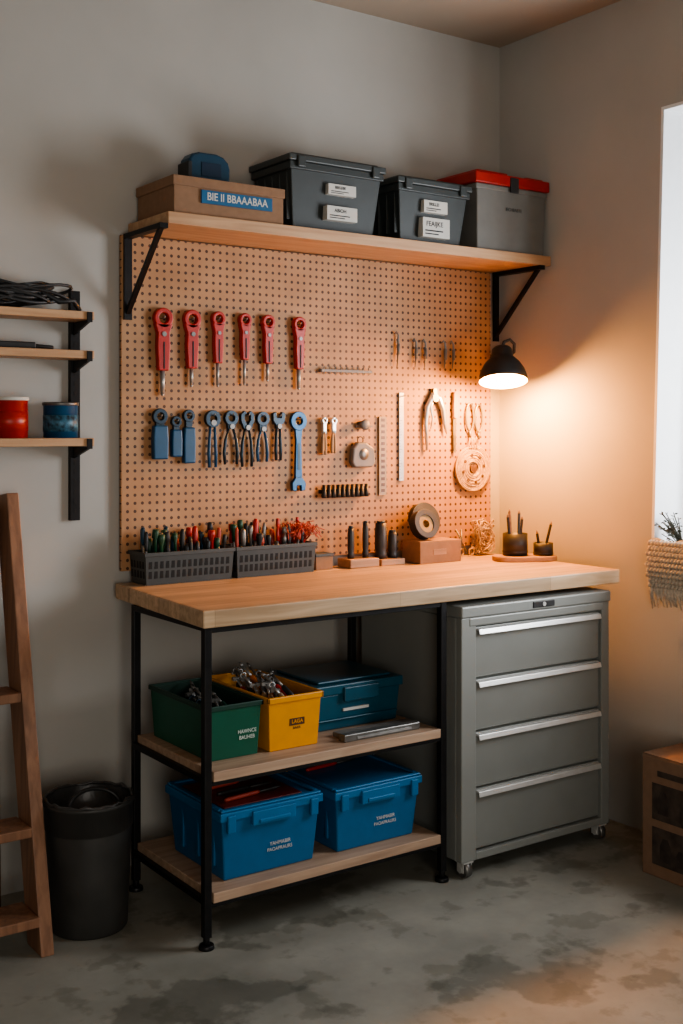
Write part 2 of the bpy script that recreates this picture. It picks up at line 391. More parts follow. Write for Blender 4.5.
b = B(); b.box(2.945, 2.985, 3.118, 3.125, 2.24, 2.295); b.box(2.955,3.035,3.16,3.35,2.302,2.307); t.part(b, 'clip', M_bplast, .002)
text(t, 'IECH8ABTE', .018, 2.975, 3.1345, 2.18, M_bin, sx=.9)

# ---------------------------------------------------------------- small shelf unit beside the ladder
t = T('wall_shelf', (1.38, 3.4, 1.1), 'small wooden wall shelves on a black slotted rail', 'shelf')
b = B(); b.box(1.368, 1.398, 3.38, 3.4, 1.10, 1.80)
for k in range(22): b.box(1.379, 1.387, 3.379, 3.381, 1.12+k*.03, 1.135+k*.03, 1)
t.part(b, 'rail', [M_steel, M_dark])
b = B(); b.box(.80, .83, 3.38, 3.4, 1.10, 1.80); t.part(b, 'rail', M_steel)
for z in (1.728, 1.612, 1.352):
    t.part(B().box(.72, 1.396, 3.265, 3.378, z-.024, z), 'board', M_shelfw, .002)
    for x in (1.375, .805):
        b = B(); b.prism([(3.38, z-.025), (3.262, z-.025), (3.262, z-.031), (3.38, z-.062)], x, x+.008, 0, 'yz'); b.box(x-.004,x+.012,3.258,3.263,z-.032,z-.002)
        t.part(b, 'bracket', M_steel)
def can(x, y, z, r, h, m, label, m2, m3):
    t = T('paint_can', (x, y, z), label, 'can')
    t.part(B().lathe((x,y,z), [(0,0),(r,0),(r,h-.008),(r+.002,h-.006),(r+.002,h),(r-.006,h),(r-.006,h-.004),(0,h-.004)], mat=0), 'body', m)
    t.part(B().lathe((x,y,z), [(0,h-.003),(r-.012,h-.003),(r-.01,h+.002),(r+.003,h+.003),(r+.003,h-.006),(r+.001,h-.007)]), 'lid', m2)
    t.part(B().lathe((x,y,z), [(r+.0006,h*.18),(r+.0012,h*.18),(r+.0012,h*.66),(r+.0006,h*.66)]), 'paper_band', m3)
can(1.155, 3.32, 1.353, .054, .115, M_redc, 'red tin can on the small wall shelf', M_label, M_red)
can(1.312, 3.32, 1.353, .050, .102, M_blueh, 'dark blue tin can on the small wall shelf', M_msteel, mat('patterned_blue', (.03,.11,.17), .5, var=.95, scale=70))
b = B()
for k in range(13):
    P = []; cx = 1.17+random.uniform(-.05,.05); R = random.uniform(.08,.14); ph = random.uniform(0,6)
    for i in range(28):
        a = 2*math.pi*i/28
        P.append((cx+R*math.cos(a)*(1+.1*math.sin(2*a+ph)), 3.32+.044*math.sin(a+.4*math.sin(ph)), 1.738+.0042*k+.012*(1+math.sin(2*a+ph))))
    b.tube(P, random.choice([.0035,.005,.006]), 6, 0, True)
b.tube([(1.0,3.30,1.80),(1.08,3.29,1.812),(1.16,3.29,1.79),(1.24,3.30,1.785),(1.30,3.30,1.755),(1.34,3.29,1.76),(1.375,3.33,1.738)], .008, 6)
o = b.make('cable_coil', M_bplast, (1.18,3.32,1.73)); tagit(o, 'tangled black cables on the small wall shelf', 'cable')
b = B(); b.box(1.02,1.23,3.30,3.34,1.613,1.633); b.cyl((1.23,3.32,1.623),(1.29,3.32,1.62),.006); b.cyl((1.08,3.32,1.633),(1.08,3.32,1.645),.012)
o = b.make('glue_gun', M_bplast, (1.1,3.32,1.613), bevel=.004); tagit(o, 'flat black hand tool lying on the middle shelf', 'tool')

# ---------------------------------------------------------------- ladder
t = T('step_ladder', (.95, 3.0, 0), 'brown wooden ladder leaning on the wall', 'ladder')
def rail(xb, xt, y0, y1, yt0, yt1, zt, w_):
    return B().hexa([(xb,y0,0),(xb+w_,y0,0),(xb+w_,y1,0),(xb,y1,0),(xt,yt0,zt),(xt+w_,yt0,zt),(xt+w_,yt1,zt-.012),(xt,yt1,zt-.012)])
t.part(rail(1.108, 1.138, 2.935, 3.040, 3.290, 3.388, 1.195, .036), 'rail', M_ladder, .003)
t.part(rail(.70, .70, 2.935, 3.040, 3.290, 3.388, 1.195, .036), 'rail', M_ladder, .003)
for z, d in ((.645,.11),(.305,.12),(.09,.13)):
    yc = 2.99+z*.29
    t.part(B().box(.736, 1.108+z*.02, yc-d/2, yc+d/2, z-.016, z+.01), 'rung', M_ladder, .003)
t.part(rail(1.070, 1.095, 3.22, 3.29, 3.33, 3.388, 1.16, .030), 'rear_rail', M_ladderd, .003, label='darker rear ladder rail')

# ---------------------------------------------------------------- waste bin
t = T('waste_bin', (1.292, 3.06, 0), 'dark grey round waste bin standing beside the workbench', 'waste bin')
b = B(); b.lathe((1.292,3.06,0), [(0,0),(.102,0),(.106,.006),(.118,.275),(.118,.28),(.1215,.281),(.1215,.345),(.126,.347),(.126,.357),(.117,.357),(.115,.33),(.100,.02),(0,.018)], 48)
t.part(b, 'body', M_wbin)
P = []
for i in range(40):
    a = 2*math.pi*i/40; P.append((1.292+(.119+random.uniform(-.003,.002))*math.cos(a), 3.06+(.119+random.uniform(-.003,.002))*math.sin(a), .358+random.uniform(-.003,.005)))
b = B(); b.tube(P, [.0045+random.uniform(-.0015,.002) for _ in P], 6, 0, True)
b.lathe((1.292,3.06,0), [(.117,.355),(.112,.32),(.10,.29),(.07,.275),(.03,.285),(0,.28)], 24)
t.part(b, 'liner', M_bag)
b = B(); b.tube([(1.292+.075*math.cos(a), 3.02+.03*math.sin(a), .335+.045*math.sin(a)) for a in [math.pi*i/14 for i in range(15)]], .006, 8); t.part(b, 'handle', M_bplast)

# ---------------------------------------------------------------- hand tools on the board
YF = 3.369
def ring(b, x, z, ro, ri, y0, y1, mat=0, seg=20):
    R = []
    for (r, y) in ((ri,y0),(ro,y0),(ro,y1),(ri,y1)):
        R.append([(x+r*math.cos(2*math.pi*i/seg), y, z+r*math.sin(2*math.pi*i/seg)) for i in range(seg)])
    b.ringset(R, mat, False, False, True)
def peg(t, x, z):
    b = B(); b.tube([(x,3.37,z),(x,3.345,z),(x,3.338,z+.005)], .0022, 6); t.part(b, 'hook', M_chrome)
def redtool(x, zt, w, rl, tl, tip, m=M_red):
    t = T('locking_cutter', (x, YF, zt-tl), 'red handled cutter with %s steel tip on the pegboard' % ('a wide' if tip > .007 else 'a slim'), 'hand tool', 'red handled tools on the pegboard')
    b = B(); h = w/2; y0, y1 = 3.345, 3.366
    ring(b, x, zt-h, h, h*.5, y0, y1)
    b.prism([(x-h*.95,zt-h*1.5),(x+h*.95,zt-h*1.5),(x+h*.64,zt-rl*.40),(x+h*.70,zt-rl*.62),(x+h*.56,zt-rl),(x-h*.56,zt-rl),(x-h*.70,zt-rl*.62),(x-h*.64,zt-rl*.40)], y0, y1)
    t.part(b, 'handle', m, .004, 3)
    b = B(); b.cyl((x,y0-.003,zt-rl*.42),(x,y0+.002,zt-rl*.42), h*.24); b.box(x-.0022,x+.0022,y0-.0015,y0+.001,zt-rl*.97,zt-rl*.54, 1)
    t.part(b, 'pivot', [M_msteel, M_ink])
    b = B(); b.cyl((x,3.357,zt-rl*.97),(x,3.357,zt-tl+.006), tip, tip*.8, 12); b.cyl((x,3.357,zt-tl+.006),(x,3.357,zt-tl), tip*.8, tip*.4, 12)
    t.part(b, 'shaft', M_chrome)
    peg(t, x, zt-h)
for x, w, rl, tl, p in ((1.665,.066,.200,.28,.0085),(1.768,.062,.19,.25,.007),(1.864,.050,.17,.247,.006),(1.965,.047,.155,.24,.006),(2.055,.050,.165,.225,.006),(2.18,.052,.18,.25,.008)):
    redtool(x, 1.764, w, rl, tl, p)

def pliers(x, zt, w, l, mh, label, spread=1., jaw=.3, group=None, mj=None, y=3.357, head=0):
    t = T('pliers', (x, YF, zt-l), label, 'pliers', group)
    h = w/2; mj = mj or M_dsteel; zp = zt-l*jaw
    b = B()
    if head == 0:
        ring(b, x, zt-h*.95, h*.95, h*.42, y-.008, y+.008)
        b.prism([(x-h*.6,zt-h*1.5),(x+h*.6,zt-h*1.5),(x+h*.5,zp-h*.3),(x-h*.5,zp-h*.3)], y-.007, y+.007)
    elif head == 1:   # hooked cutter jaws
        for s_ in (-1,1): b.prism([(x+s_*h*.08,zt-h*.25),(x+s_*h*.45,zt),(x+s_*h*.95,zt-h*.45),(x+s_*h*.98,zt-h*1.2),(x+s_*h*.5,zp-h*.2),(x,zp-h*.2),(x+s_*h*.05,zp+h*.35),(x+s_*h*.42,zt-h*1.1),(x+s_*h*.40,zt-h*.6)], y-.007, y+.007)
    else:             # open spanner head
        b.prism([(x-h*.95,zt-h*.2),(x-h*.4,zt),(x-h*.35,zt-h*.8),(x+h*.35,zt-h*.8),(x+h*.4,zt),(x+h*.95,zt-h*.2),(x+h*.9,zt-h*1.2),(x+h*.45,zt-h*1.8),(x+h*.45,zp-h*.3),(x-h*.45,zp-h*.3),(x-h*.45,zt-h*1.8),(x-h*.9,zt-h*1.2)], y-.007, y+.007)
    t.part(b, 'jaw', mj, .0015)
    b = B(); b.cyl((x,y-.011,zp),(x,y+.008,zp), h*.32); t.part(b, 'pivot', M_msteel)
    for s_ in (-1,1):
        b = B(); b.tube([(x+s_*h*.25,y,zp-h*.2),(x+s_*h*.5*spread,y,zp-(l*(1-jaw))*.35),(x+s_*h*.62*spread,y,zp-(l*(1-jaw))*.7),(x+s_*h*.55*spread,y,zt-l)], [.0035,.0055,.006,.0048], 8)
        t.part(b, 'handle', mh)
    peg(t, x, zt-h*.6)
G2 = 'blue handled tools on the pegboard'
def grip(x, zt, w, l):
    t = T('nut_driver', (x, YF, zt-l), 'steel tool with a thick blue grip hanging on the pegboard', 'hand tool', G2)
    h = w/2; b = B(); ring(b, x, zt-h*.8, h*.85, h*.4, 3.348, 3.364); b.prism([(x-h*.5,zt-h*1.3),(x+h*.5,zt-h*1.3),(x+h*.5,zt-l*.35),(x-h*.5,zt-l*.35)], 3.35, 3.363)
    t.part(b, 'head', M_dsteel, .002)
    b = B(); b.prism([(x-h*.8,zt-l*.33),(x+h*.8,zt-l*.33),(x+h*.9,zt-l*.6),(x+h*.85,zt-l),(x-h*.85,zt-l),(x-h*.9,zt-l*.6)], 3.343, 3.366)
    t.part(b, 'handle', M_blueh, .005, 3); peg(t, x, zt-h*.8)
grip(1.655, 1.443, .060, .160); grip(1.712, 1.42, .042, .130); grip(1.757, 1.441, .048, .172)
pliers(1.845, 1.441, .060, .187, M_blueh, 'pliers with slim blue handles on the pegboard', .7, .22, G2)
pliers(1.914, 1.441, .054, .178, M_dsteel, 'dark steel pliers with splayed handles on the pegboard', 1.5, .3, G2)
pliers(1.975, 1.440, .054, .186, M_dsteel, 'dark blue steel pliers with open head on the pegboard', 1.2, .3, G2, head=1)
pliers(2.035, 1.438, .052, .168, M_blueh, 'small blue handled steel pliers hanging on the pegboard', 1.2, .35, G2)
pliers(2.098, 1.438, .052, .165, M_dsteel, 'dark steel pliers with slim straight handles', .6, .3, G2, head=2)
t = T('wrench', (2.178, YF, 1.18), 'large blue adjustable wrench hanging on the pegboard', 'wrench', G2)
b = B(); x = 2.178
ring(b, x, 1.407, .033, .014, 3.35, 3.364)
b.prism([(x-.016,1.385),(x+.016,1.385),(x+.011,1.34),(x+.014,1.22),(x+.012,1.20),(x-.012,1.20),(x-.014,1.22),(x-.011,1.34)], 3.352, 3.363)
b.prism([(x-.012,1.215),(x+.012,1.215),(x+.028,1.195),(x+.026,1.170),(x+.010,1.166),(x+.008,1.186),(x-.008,1.186),(x-.010,1.166),(x-.026,1.170),(x-.028,1.195)], 3.35, 3.365)
t.part(b, 'body', M_bsteel, .002)
b = B(); b.box(x-.005,x+.005,3.3505,3.3525,1.24,1.33); t.part(b, 'inlay', M_dsteel)
peg(t, x, 1.412)

def hook_tool(x, z0, z1, m=M_msteel, bend=.01):
    t = T('hook_tool', (x, YF, z0), 'thin hooked metal pick hanging on the pegboard', 'hand tool', 'small picks on the pegboard')
    b = B(); b.tube([(x-bend,3.36,z1-.01),(x-bend*.4,3.358,z1),(x+bend*.5,3.357,z1-.012),(x+bend*.6,3.357,(z0+z1)/2),(x,3.357,z0)], [.003,.003,.0035,.0045,.002], 8); t.part(b, 'shaft', m)
    b = B(); b.cyl((x+bend*.6,3.357,(z0+z1)/2-.02),(x+bend*.6,3.357,(z0+z1)/2+.02),.006); t.part(b, 'grip', M_leather)
for x in (2.607, 2.69, 2.735, 2.83, 2.87): hook_tool(x, 1.606, 1.735 if x < 2.68 else 1.712)
t = T('tool_rack', (2.38, YF, 1.57), 'slim rack bar with small pins on the pegboard', 'rack')
b = B(); b.box(2.27, 2.49, 3.350, 3.369, 1.578, 1.588); t.part(b, 'bar', M_leather, .001)
for k in range(9): t.part(B().cyl((2.285+k*.024,3.356,1.57),(2.285+k*.024,3.356,1.597),.0025,seg=8), 'pin', M_chrome)
def thin_pl(x, zt, w, l, label): pliers(x, zt, w, l, M_tan, label, .8, .4, 'small bright pliers on the pegboard', M_alu)
thin_pl(2.285, 1.42, .024, .13, 'small bright steel pliers hanging on the pegboard')
thin_pl(2.325, 1.42, .026, .125, 'small tan handled pliers hanging on the pegboard')
b = B(); b.lathe((2.455,3.369,1.395), [(0,-.03),(.016,-.03),(.02,-.025),(.014,-.01),(.014,0)], 20, axis='y'); b.box(2.425,2.50,3.362,3.369,1.385,1.392)
o = b.make('cable_clip', M_leather, (2.445,3.369,1.395)); tagit(o, 'small grey round clip on the pegboard', 'clip')
t = T('tape_measure', (2.44, YF, 1.24), 'grey pocket tape measure hanging on the pegboard', 'tape measure')
b = B(); b.prism([(2.395,1.26),(2.40,1.31),(2.42,1.333),(2.455,1.333),(2.492,1.31),(2.498,1.262),(2.485,1.243),(2.408,1.243)], 3.34, 3.366); t.part(b, 'body', M_leather, .006)
b = B(); b.lathe((2.445,3.3385,1.29), [(0,0),(.02,0),(.022,.004)], axis='y'); t.part(b, 'disc', M_msteel)
b = B(); b.torus((2.44,3.355,1.34),.012,.002); t.part(b, 'loop', M_bplast)
t = T('socket_rack', (2.36, YF, 1.14), 'row of small black sockets on the pegboard', 'socket set')
t.part(B().box(2.27, 2.475, 3.355, 3.369, 1.155, 1.168), 'rail', M_steel)
for k in range(10):
    x = 2.279+k*.0202
    t.part(B().lathe((x,3.347,1.14), [(0,0),(.0085,0),(.0085,.02),(.007,.022),(.007,.045),(.004,.045),(.004,.03),(0,.03)], 14), 'socket', M_bplast)
t = T('ruler', (2.545, YF, 1.14), 'narrow tan slotted ruler hanging on the pegboard', 'ruler')
b = B(); b.box(2.529, 2.563, 3.362, 3.367, 1.14, 1.425); t.part(b, 'blade', M_slot, .001)
b = B()
for k in range(13): b.box(2.538, 2.554, 3.3612, 3.3622, 1.152+k*.0212, 1.163+k*.0212)
o = t.part(b, 'slots', M_rolld)
t = T('ruler', (2.632, YF, 1.19), 'steel ruler hanging on the pegboard', 'ruler')
t.part(B().box(2.621, 2.643, 3.363, 3.367, 1.19, 1.513), 'blade', M_chrome, .001)
b = B()
for k in range(29): b.box(2.622, 2.627 if k % 5 else 2.634, 3.3624, 3.3632, 1.20+k*.0105, 1.2012+k*.0105)
t.part(b, 'scale_marks', M_ink); peg(t, 2.632, 1.5)
t = T('caliper', (2.782, YF, 1.30), 'bright steel curved caliper hanging on the pegboard', 'caliper')
b = B()
b.tube([(2.747,3.358,1.30),(2.742,3.358,1.40),(2.748,3.358,1.46),(2.775,3.358,1.505),(2.805,3.358,1.495),(2.825,3.358,1.45),(2.832,3.358,1.40),(2.842,3.358,1.36)], [.0045,.0075,.010,.013,.012,.010,.0075,.002], 10)
b.tube([(2.775,3.358,1.50),(2.765,3.358,1.46),(2.775,3.358,1.42),(2.765,3.358,1.38)], [.007,.006,.004,.002], 8)
t.part(b, 'jaw', mat('bright_steel', (.50,.56,.64), .3, .7, var=.1))
b = B(); b.cyl((2.78,3.344,1.495),(2.78,3.366,1.495),.015); b.box(2.775,2.79,3.35,3.362,1.505,1.53); t.part(b, 'pivot', M_msteel)
t = T('file', (2.884, YF, 1.29), 'slim flat file with tan handle on the pegboard', 'file')
t.part(B().prism([(2.878,1.29),(2.890,1.29),(2.892,1.42),(2.876,1.42)], 3.359, 3.366), 'blade', M_msteel, .001)
t.part(B().prism([(2.876,1.42),(2.892,1.42),(2.894,1.46),(2.891,1.52),(2.877,1.52),(2.874,1.46)], 3.352, 3.367), 'handle', M_tan, .003)
for x, z in ((2.960,1.325),(3.005,1.32)):
    t = T('carabiner', (x, YF, z), 'grey metal ring hook hanging on the pegboard', 'hook', 'ring hooks on the pegboard')
    b = B(); b.torus((x,3.36,z+.10),.019,.0042,sz=2.8); t.part(b, 'loop', M_msteel)
    b = B(); b.cyl((x,3.36,z+.048),(x,3.36,z+.02),.006,.004); t.part(b, 'stem', M_msteel); peg(t, x, z+.15)
t = T('rope_coil', (2.975, YF, 1.14), 'pale round flat coil of wound cord hanging on the pegboard', 'rope')
cz = 1.228; b = B()
ring(b, 2.975, cz, .086, .018, 3.361, 3.367, seg=40)
for k in range(22):
    R = .026+.060*(k/21.); ph = random.uniform(0,6.28); P = []
    for i in range(40):
        a = 2*math.pi*i/40; rr = R*(1+.012*math.sin(3*a+ph))
        P.append((2.975+rr*math.cos(a), 3.358+.0025*math.sin(2*a+ph), cz+rr*math.sin(a)))
    b.tube(P, .0028, 5, k % 4 == 0, True)
t.part(b, 'coil', [M_straw, M_tan])
b = B()
for k in range(8):
    a = 2*math.pi*k/8+.2; b.cyl((2.975+.052*math.cos(a),3.3525,cz+.052*math.sin(a)),(2.975+.052*math.cos(a),3.3555,cz+.052*math.sin(a)),.0065,seg=12)
b.cyl((2.975,3.3535,cz),(2.975,3.36,cz),.016)
t.part(b, 'openings', M_rolld)
b = B()
for k in range(4): b.tube([(2.955+k*.011,3.356,cz+.075),(2.953+k*.013,3.356,cz+.100+.004*k),(2.957+k*.010,3.356,cz+.118+.004*(k%2))], .0026, 6)
t.part(b, 'strand', M_straw)

# ---------------------------------------------------------------- trays of screwdrivers
ZT = .9005
def tray(x0, x1, label):
    t = T('tool_tray', ((x0+x1)/2, 3.31, ZT), label, 'tray', 'slotted plastic trays on the worktop')
    y0, y1, z1 = 3.25, 3.364, ZT+.098
    b = B(); b.shell(x0, x1, y0, y1, ZT, z1, .006, .004)
    n = int((x1-x0)/.02)
    for k in range(n):
        xx = x0+.012+k*(x1-x0-.02)/n
        for zz in (.02, .05): b.box(xx, xx+.011, y0+.0015-(zz-.05)*.06, y0+.006, ZT+zz, ZT+zz+.022, 1)
    for k in range(5):
        for zz in (.02,.05): b.box(x0+.0015-(zz-.05)*.06, x0+.006, y0+.015+k*.02, y0+.027+k*.02, ZT+zz, ZT+zz+.022, 1)
    t.part(b, 'basket', [M_tray, M_dark])
    b = B(); b.box(x0-.004, x1+.004, y0-.004, y0+.003, z1-.01, z1+.002); b.box(x0-.004, x1+.004, y1-.003, y1+.003, z1-.01, z1+.002); b.box(x0-.004, x0+.003, y0, y1, z1-.01, z1+.002); b.box(x1-.003, x1+.004, y0, y1, z1-.01, z1+.002)
    t.part(b, 'rim', M_tray, .001)
tray(1.555, 1.864, 'dark grey slotted plastic tray filled with screwdrivers')
tray(1.875, 2.18, 'dark grey slotted plastic tray filled with red and black tools')
cols = [(M_gtool,'green'),(M_bplast,'black'),(M_red,'red'),(M_redp,'faded red'),(M_teal,'dark blue'),(M_msteel,'grey')]
def driver(x, y, zh, ln, m, nm, lean):
    t = T('screwdriver', (x, y, ZT+.01), nm+' handled screwdriver standing in a slotted tray', 'screwdriver', 'screwdrivers in the trays')
    r = random.uniform(.006,.0115)
    top = Vector((x+lean, y+random.uniform(-.010,.010), zh)); bot = Vector((x, y, ZT+.008)); d = (top-bot).normalized()
    m0 = top-d*ln
    b = B(); b.cyl(bot, m0, .003, seg=8); t.part(b, 'shaft', M_chrome)
    b = B()
    q = random.random()
    if q < .4: b.tube([m0, m0+d*ln*.1, m0+d*ln*.3, m0+d*ln*.85, top], [r*.6, r*.75, r, r*.95, r*.5], 8)
    elif q < .75: b.tube([m0, m0+d*ln*.3, m0+d*ln*.6, m0+d*ln*.65, m0+d*ln*.97, top], [r*.9, r*.9, r*.6, r, r, r*.7], 6)
    else: b.tube([m0, m0+d*ln*.5, m0+d*ln*.8, top], [r*.6, r*.6, r*1.2, r*1.1], 6)
    t.part(b, 'handle', m)
N1 = 33
for i in range(N1):
    k = random.choice([0,0,1,0,4,5]) if i < 13 else random.choice([1,1,2,3,2,0,4,5,1,3])
    driver(1.570+i*.278/(N1-1), 3.276+.033*(i%3), ZT+.138+random.uniform(-.022,.032)+.006*(i%3), random.uniform(.055,.08), *cols[k], random.uniform(-.012,.012) if 0 < i < N1-1 else 0)
for i in range(N1):
    k = random.choice([1,1,2,3,5,1,2,0]) if i < 18 else random.choice([2,3,3,2,1,5])
    driver(1.892+i*.270/(N1-1), 3.276+.033*(i%3), ZT+.148+random.uniform(-.03,.038)+.004*(i%3)-(.015 if i > 24 else 0), random.uniform(.05,.08), *cols[k], random.uniform(-.012,.012) if 0 < i < N1-1 else 0)
b = B()
for k in range(80):
    a = random.uniform(-1,1); p0 = Vector((2.165+random.uniform(-.08,.015), 3.30+random.uniform(-.03,.02), 1.004))
    b.tube([(p0.x-.01,3.30,1.002), p0+Vector((.01*a,0,.018)), p0+Vector((.04*a+.005,random.uniform(-.03,.02),.045+random.uniform(-.025,.02))), p0+Vector((.075*a+.008,random.uniform(-.04,.03),.040+random.uniform(-.038,.025)))], .0017, 5)
o = b.make('wire_bundle', M_redp, (2.15,3.3,1.0)); tagit(o, 'loose bundle of pale red wires over the tray', 'wire')
t = T('blade_box', (2.24, 3.3, ZT), 'small brown box with dark lid beside the tray', 'box')
b = B(); b.box(2.20,2.27,3.28,3.34,ZT,ZT+.045); t.part(b, 'body', M_card, .002); t.part(B().box(2.198,2.272,3.278,3.342,ZT+.045,ZT+.055),'lid',M_bin,.001)

t = T('tool_block', (2.40, 3.29, ZT), 'flat brown wooden block holding upright dark punches', 'tool holder')
t.part(B().box(2.322, 2.446, 3.25, 3.33, ZT, ZT+.03), 'block', M_wblock, .003)
t2 = T('tool_block', (2.50, 3.29, ZT), 'small brown wooden block holding dark files', 'tool holder')
t2.part(B().box(2.455, 2.56, 3.25, 3.33, ZT, ZT+.022), 'block', M_wblock, .003)
for x, h, r, base in ((2.352,.105,.012,.03),(2.415,.12,.011,.03),(2.482,.125,.022,.022),(2.534,.09,.017,.022)):
    z = ZT+base
    t = T('punch', (x, 3.29, z), 'upright dark metal punch in a wooden block', 'hand tool', 'punches in the wooden blocks')
    t.part(B().lathe((x,3.29,z), [(0,.0005),(r,.0005),(r,h*.15),(r*.85,h*.2),(r,h*.3),(r,h*.85),(r*.9,h*.88),(r*.9,h),(0,h)], 16), 'grip', M_bplast)
    t.part(B().cyl((x,3.29,z+h),(x,3.29,z+h+.008),r*.7), 'cap', M_dsteel)

t = T('cardboard_box', (2.70, 3.27, ZT), 'small brown cardboard box on the worktop', 'box')
t.part(B().box(2.60, 2.79, 3.215, 3.32, ZT, ZT+.080), 'body', M_card, .002)
b = B(); b.box(2.66,2.72,3.2135,3.2148,ZT+.03,ZT+.05); t.part(b, 'printing', M_wblock)
def roll(x, y, z, ro, ri, wd, m, label, core, lean):
    t = T('tape_roll', (x, y, z), label, 'tape')
    c = (x, y+wd/2, z)
    b = B(); ring(b, x, z+ro, ro, ri, y-wd/2, y+wd/2, seg=36); b.rot(c, lean, 'X'); t.part(b, 'tape', m, .001)
    b = B(); ring(b, x, z+ro, ri, ri*.45, y-wd/2+.004, y+wd/2-.004, seg=32); b.rot(c, lean, 'X'); t.part(b, 'core', core)
roll(2.650, 3.240, ZT+.0805, .053, .032, .035, M_bplast, 'black tape roll with a yellowish core leaning back', M_core, -.30)
roll(2.700, 3.298, ZT+.0805, .064, .026, .028, M_bplast, 'dark tape roll leaning behind the smaller roll', M_rolld, -.28)

t = T('wire_hank', (3.00, 3.32, ZT), 'dense tangle of thin beige cord leaning on the pegboard', 'wire')
b = B()
for k in range(10):
    P = []; ph = [random.uniform(0,6.28) for _ in range(6)]; f = [random.choice([1,2,3]) for _ in range(3)]
    for i in range(60):
        a = 2*math.pi*i/60; P.append((2.998+.034*math.sin(f[0]*a+ph[0])+.008*math.sin(5*a+ph[3]), 3.328+.024*math.sin(f[1]*a+ph[1]), ZT+.072+.046*math.sin(f[2]*a+ph[2])+.018*math.sin(4*a+ph[4])))
    b.tube(P, .0026, 5, 0, True)
t.part(b, 'loops', M_straw)
t = T('scissors', (2.90, 3.32, ZT), 'small tan scissors leaning on the pegboard', 'scissors')
b = B(); b.tube([(2.878,3.325,ZT+.004),(2.903,3.34,ZT+.06),(2.908,3.352,ZT+.10)], .003, 6); b.tube([(2.923,3.325,ZT+.004),(2.898,3.34,ZT+.06),(2.883,3.352,ZT+.10)], .003, 6); t.part(b, 'blade', M_msteel)
b = B(); b.torus((2.875,3.312,ZT+.018),.012,.0028); b.torus((2.926,3.312,ZT+.018),.012,.0028); t.part(b, 'handle', M_tan)

def ov(cx, cy, a, b_, n=40, p=3.):
    o = []
    for i in range(n):
        q = 2*math.pi*i/n; c, s_ = math.cos(q), math.sin(q)
        o.append((cx+a*abs(c)**(2/p)*(1 if c >= 0 else -1), cy+b_*abs(s_)**(2/p)*(1 if s_ >= 0 else -1)))
    return o
t = T('serving_board', (2.995, 3.10, ZT), 'rounded brown wooden board under the pen cups', 'board')
b = B(); b.prism(ov(2.995,3.10,.118,.062), ZT, ZT+.018, 0, 'xy'); t.part(b, 'plate', M_wblock, .003)
t.o.rotation_euler = (0,0,-.45)
ZP = ZT+.0185
def cup(x, y, r, h, label):
    t = T('pen_cup', (x, y, ZP), label, 'cup', 'pen cups on the wooden board')
    t.part(B().lathe((x,y,ZP), [(0,0),(r,0),(r,h),(r-.004,h),(r-.005,.006),(0,.006)], 28), 'body', M_bplast)
    t.part(B().lathe((x,y,ZP), [(r+.0003,h*.12),(r+.001,h*.14),(r+.001,h*.2),(r+.0003,h*.22)], 28), 'band', M_bplast)
cup(2.972, 3.125, .045, .080, 'dark grey metal cup holding pencils'); cup(3.060, 3.07, .036, .045, 'short dark metal cup holding pens')
def pen(x, y, h, dx, dy, m):
    t = T('pencil', (x, y, ZP+.008), 'slim dark pencil standing in a metal cup', 'pencil', 'pencils in the cups')
    p0 = Vector((x,y,ZP+.008)); p1 = Vector((x+dx,y+dy,ZP+h)); d = (p1-p0).normalized()
    b = B(); b.cyl(p0, p1, .0055, seg=6, smooth=False); t.part(b, 'barrel', m)
    b = B(); b.cyl(p1, p1+d*.014, .0055, .0008, 6); t.part(b, 'tip', M_tan)
for x, y, h, dx, dy, m in ((2.950,3.125,.14,-.014,0,M_bplast),(2.966,3.135,.155,-.003,.01,M_wblock),(2.982,3.115,.13,.015,0,M_bplast),(2.992,3.13,.15,.014,.01,M_dsteel),(3.045,3.07,.08,-.016,.0,M_bplast),(3.065,3.07,.11,.024,-.01,M_bplast)):
    pen(x, y, h, dx, dy, m)

# ---------------------------------------------------------------- lamp (shade tilted outward on its arm)
LX, LY, LZ = 2.955, 3.17, 1.555
AX = Vector((.8181,-.575,0)); TI = -.28
RT = Matrix.Rotation(TI, 3, AX); LP = Vector((LX,LY,LZ))
t = T('wall_lamp', (LX, LY, LZ), 'black dome wall lamp with a glowing warm bulb', 'lamp')
b = B(); b.lathe((LX,LY,LZ), [(.088,0),(.090,.003),(.088,.02),(.080,.045),(.065,.070),(.047,.088),(.041,.094),(.038,.122),(.030,.132),(0,.136)], 40)
b.lathe((LX,LY,LZ), [(0,.090),(.036,.087),(.058,.066),(.075,.043),(.084,.018),(.088,0)], 40, 1)
b.rot((LX,LY,LZ), TI, AX); t.part(b, 'lamp_shade', [M_bplast, M_inner])
top = RT @ Vector((0,0,.128)) + LP
b = B(); b.tube([top, top+Vector((.01,0,.025)), top+Vector((.04,0,.035)), top+Vector((.062,0,.02)), top+Vector((.066,.005,-.01)), top+Vector((.06,.03,-.03)), top+Vector((.07,.10,-.03)), (3.085,3.396,top.z-.03)], .006, 10); t.part(b, 'arm', M_bplast)
b = B(); b.lathe((3.085,3.399,top.z-.03), [(0,-.016),(.022,-.016),(.026,0)], axis='y'); t.part(b, 'wall_plate', M_bplast)
b = B(); b.lathe((LX,LY,LZ), [(0,.050),(.016,.052),(.026,.060),(.026,.068),(.018,.080),(.013,.087),(0,.087)], 24); b.rot((LX,LY,LZ), TI, AX); t.part(b, 'bulb', M_bulb)
ld = bpy.data.lights.new('lamp_light', 'POINT'); ld.energy = 74; ld.color = (1,.385,.08); ld.shadow_soft_size = .05
lo = bpy.data.objects.new('lamp_light', ld); lo.location = RT @ Vector((0,0,.004)) + LP; col.objects.link(lo)

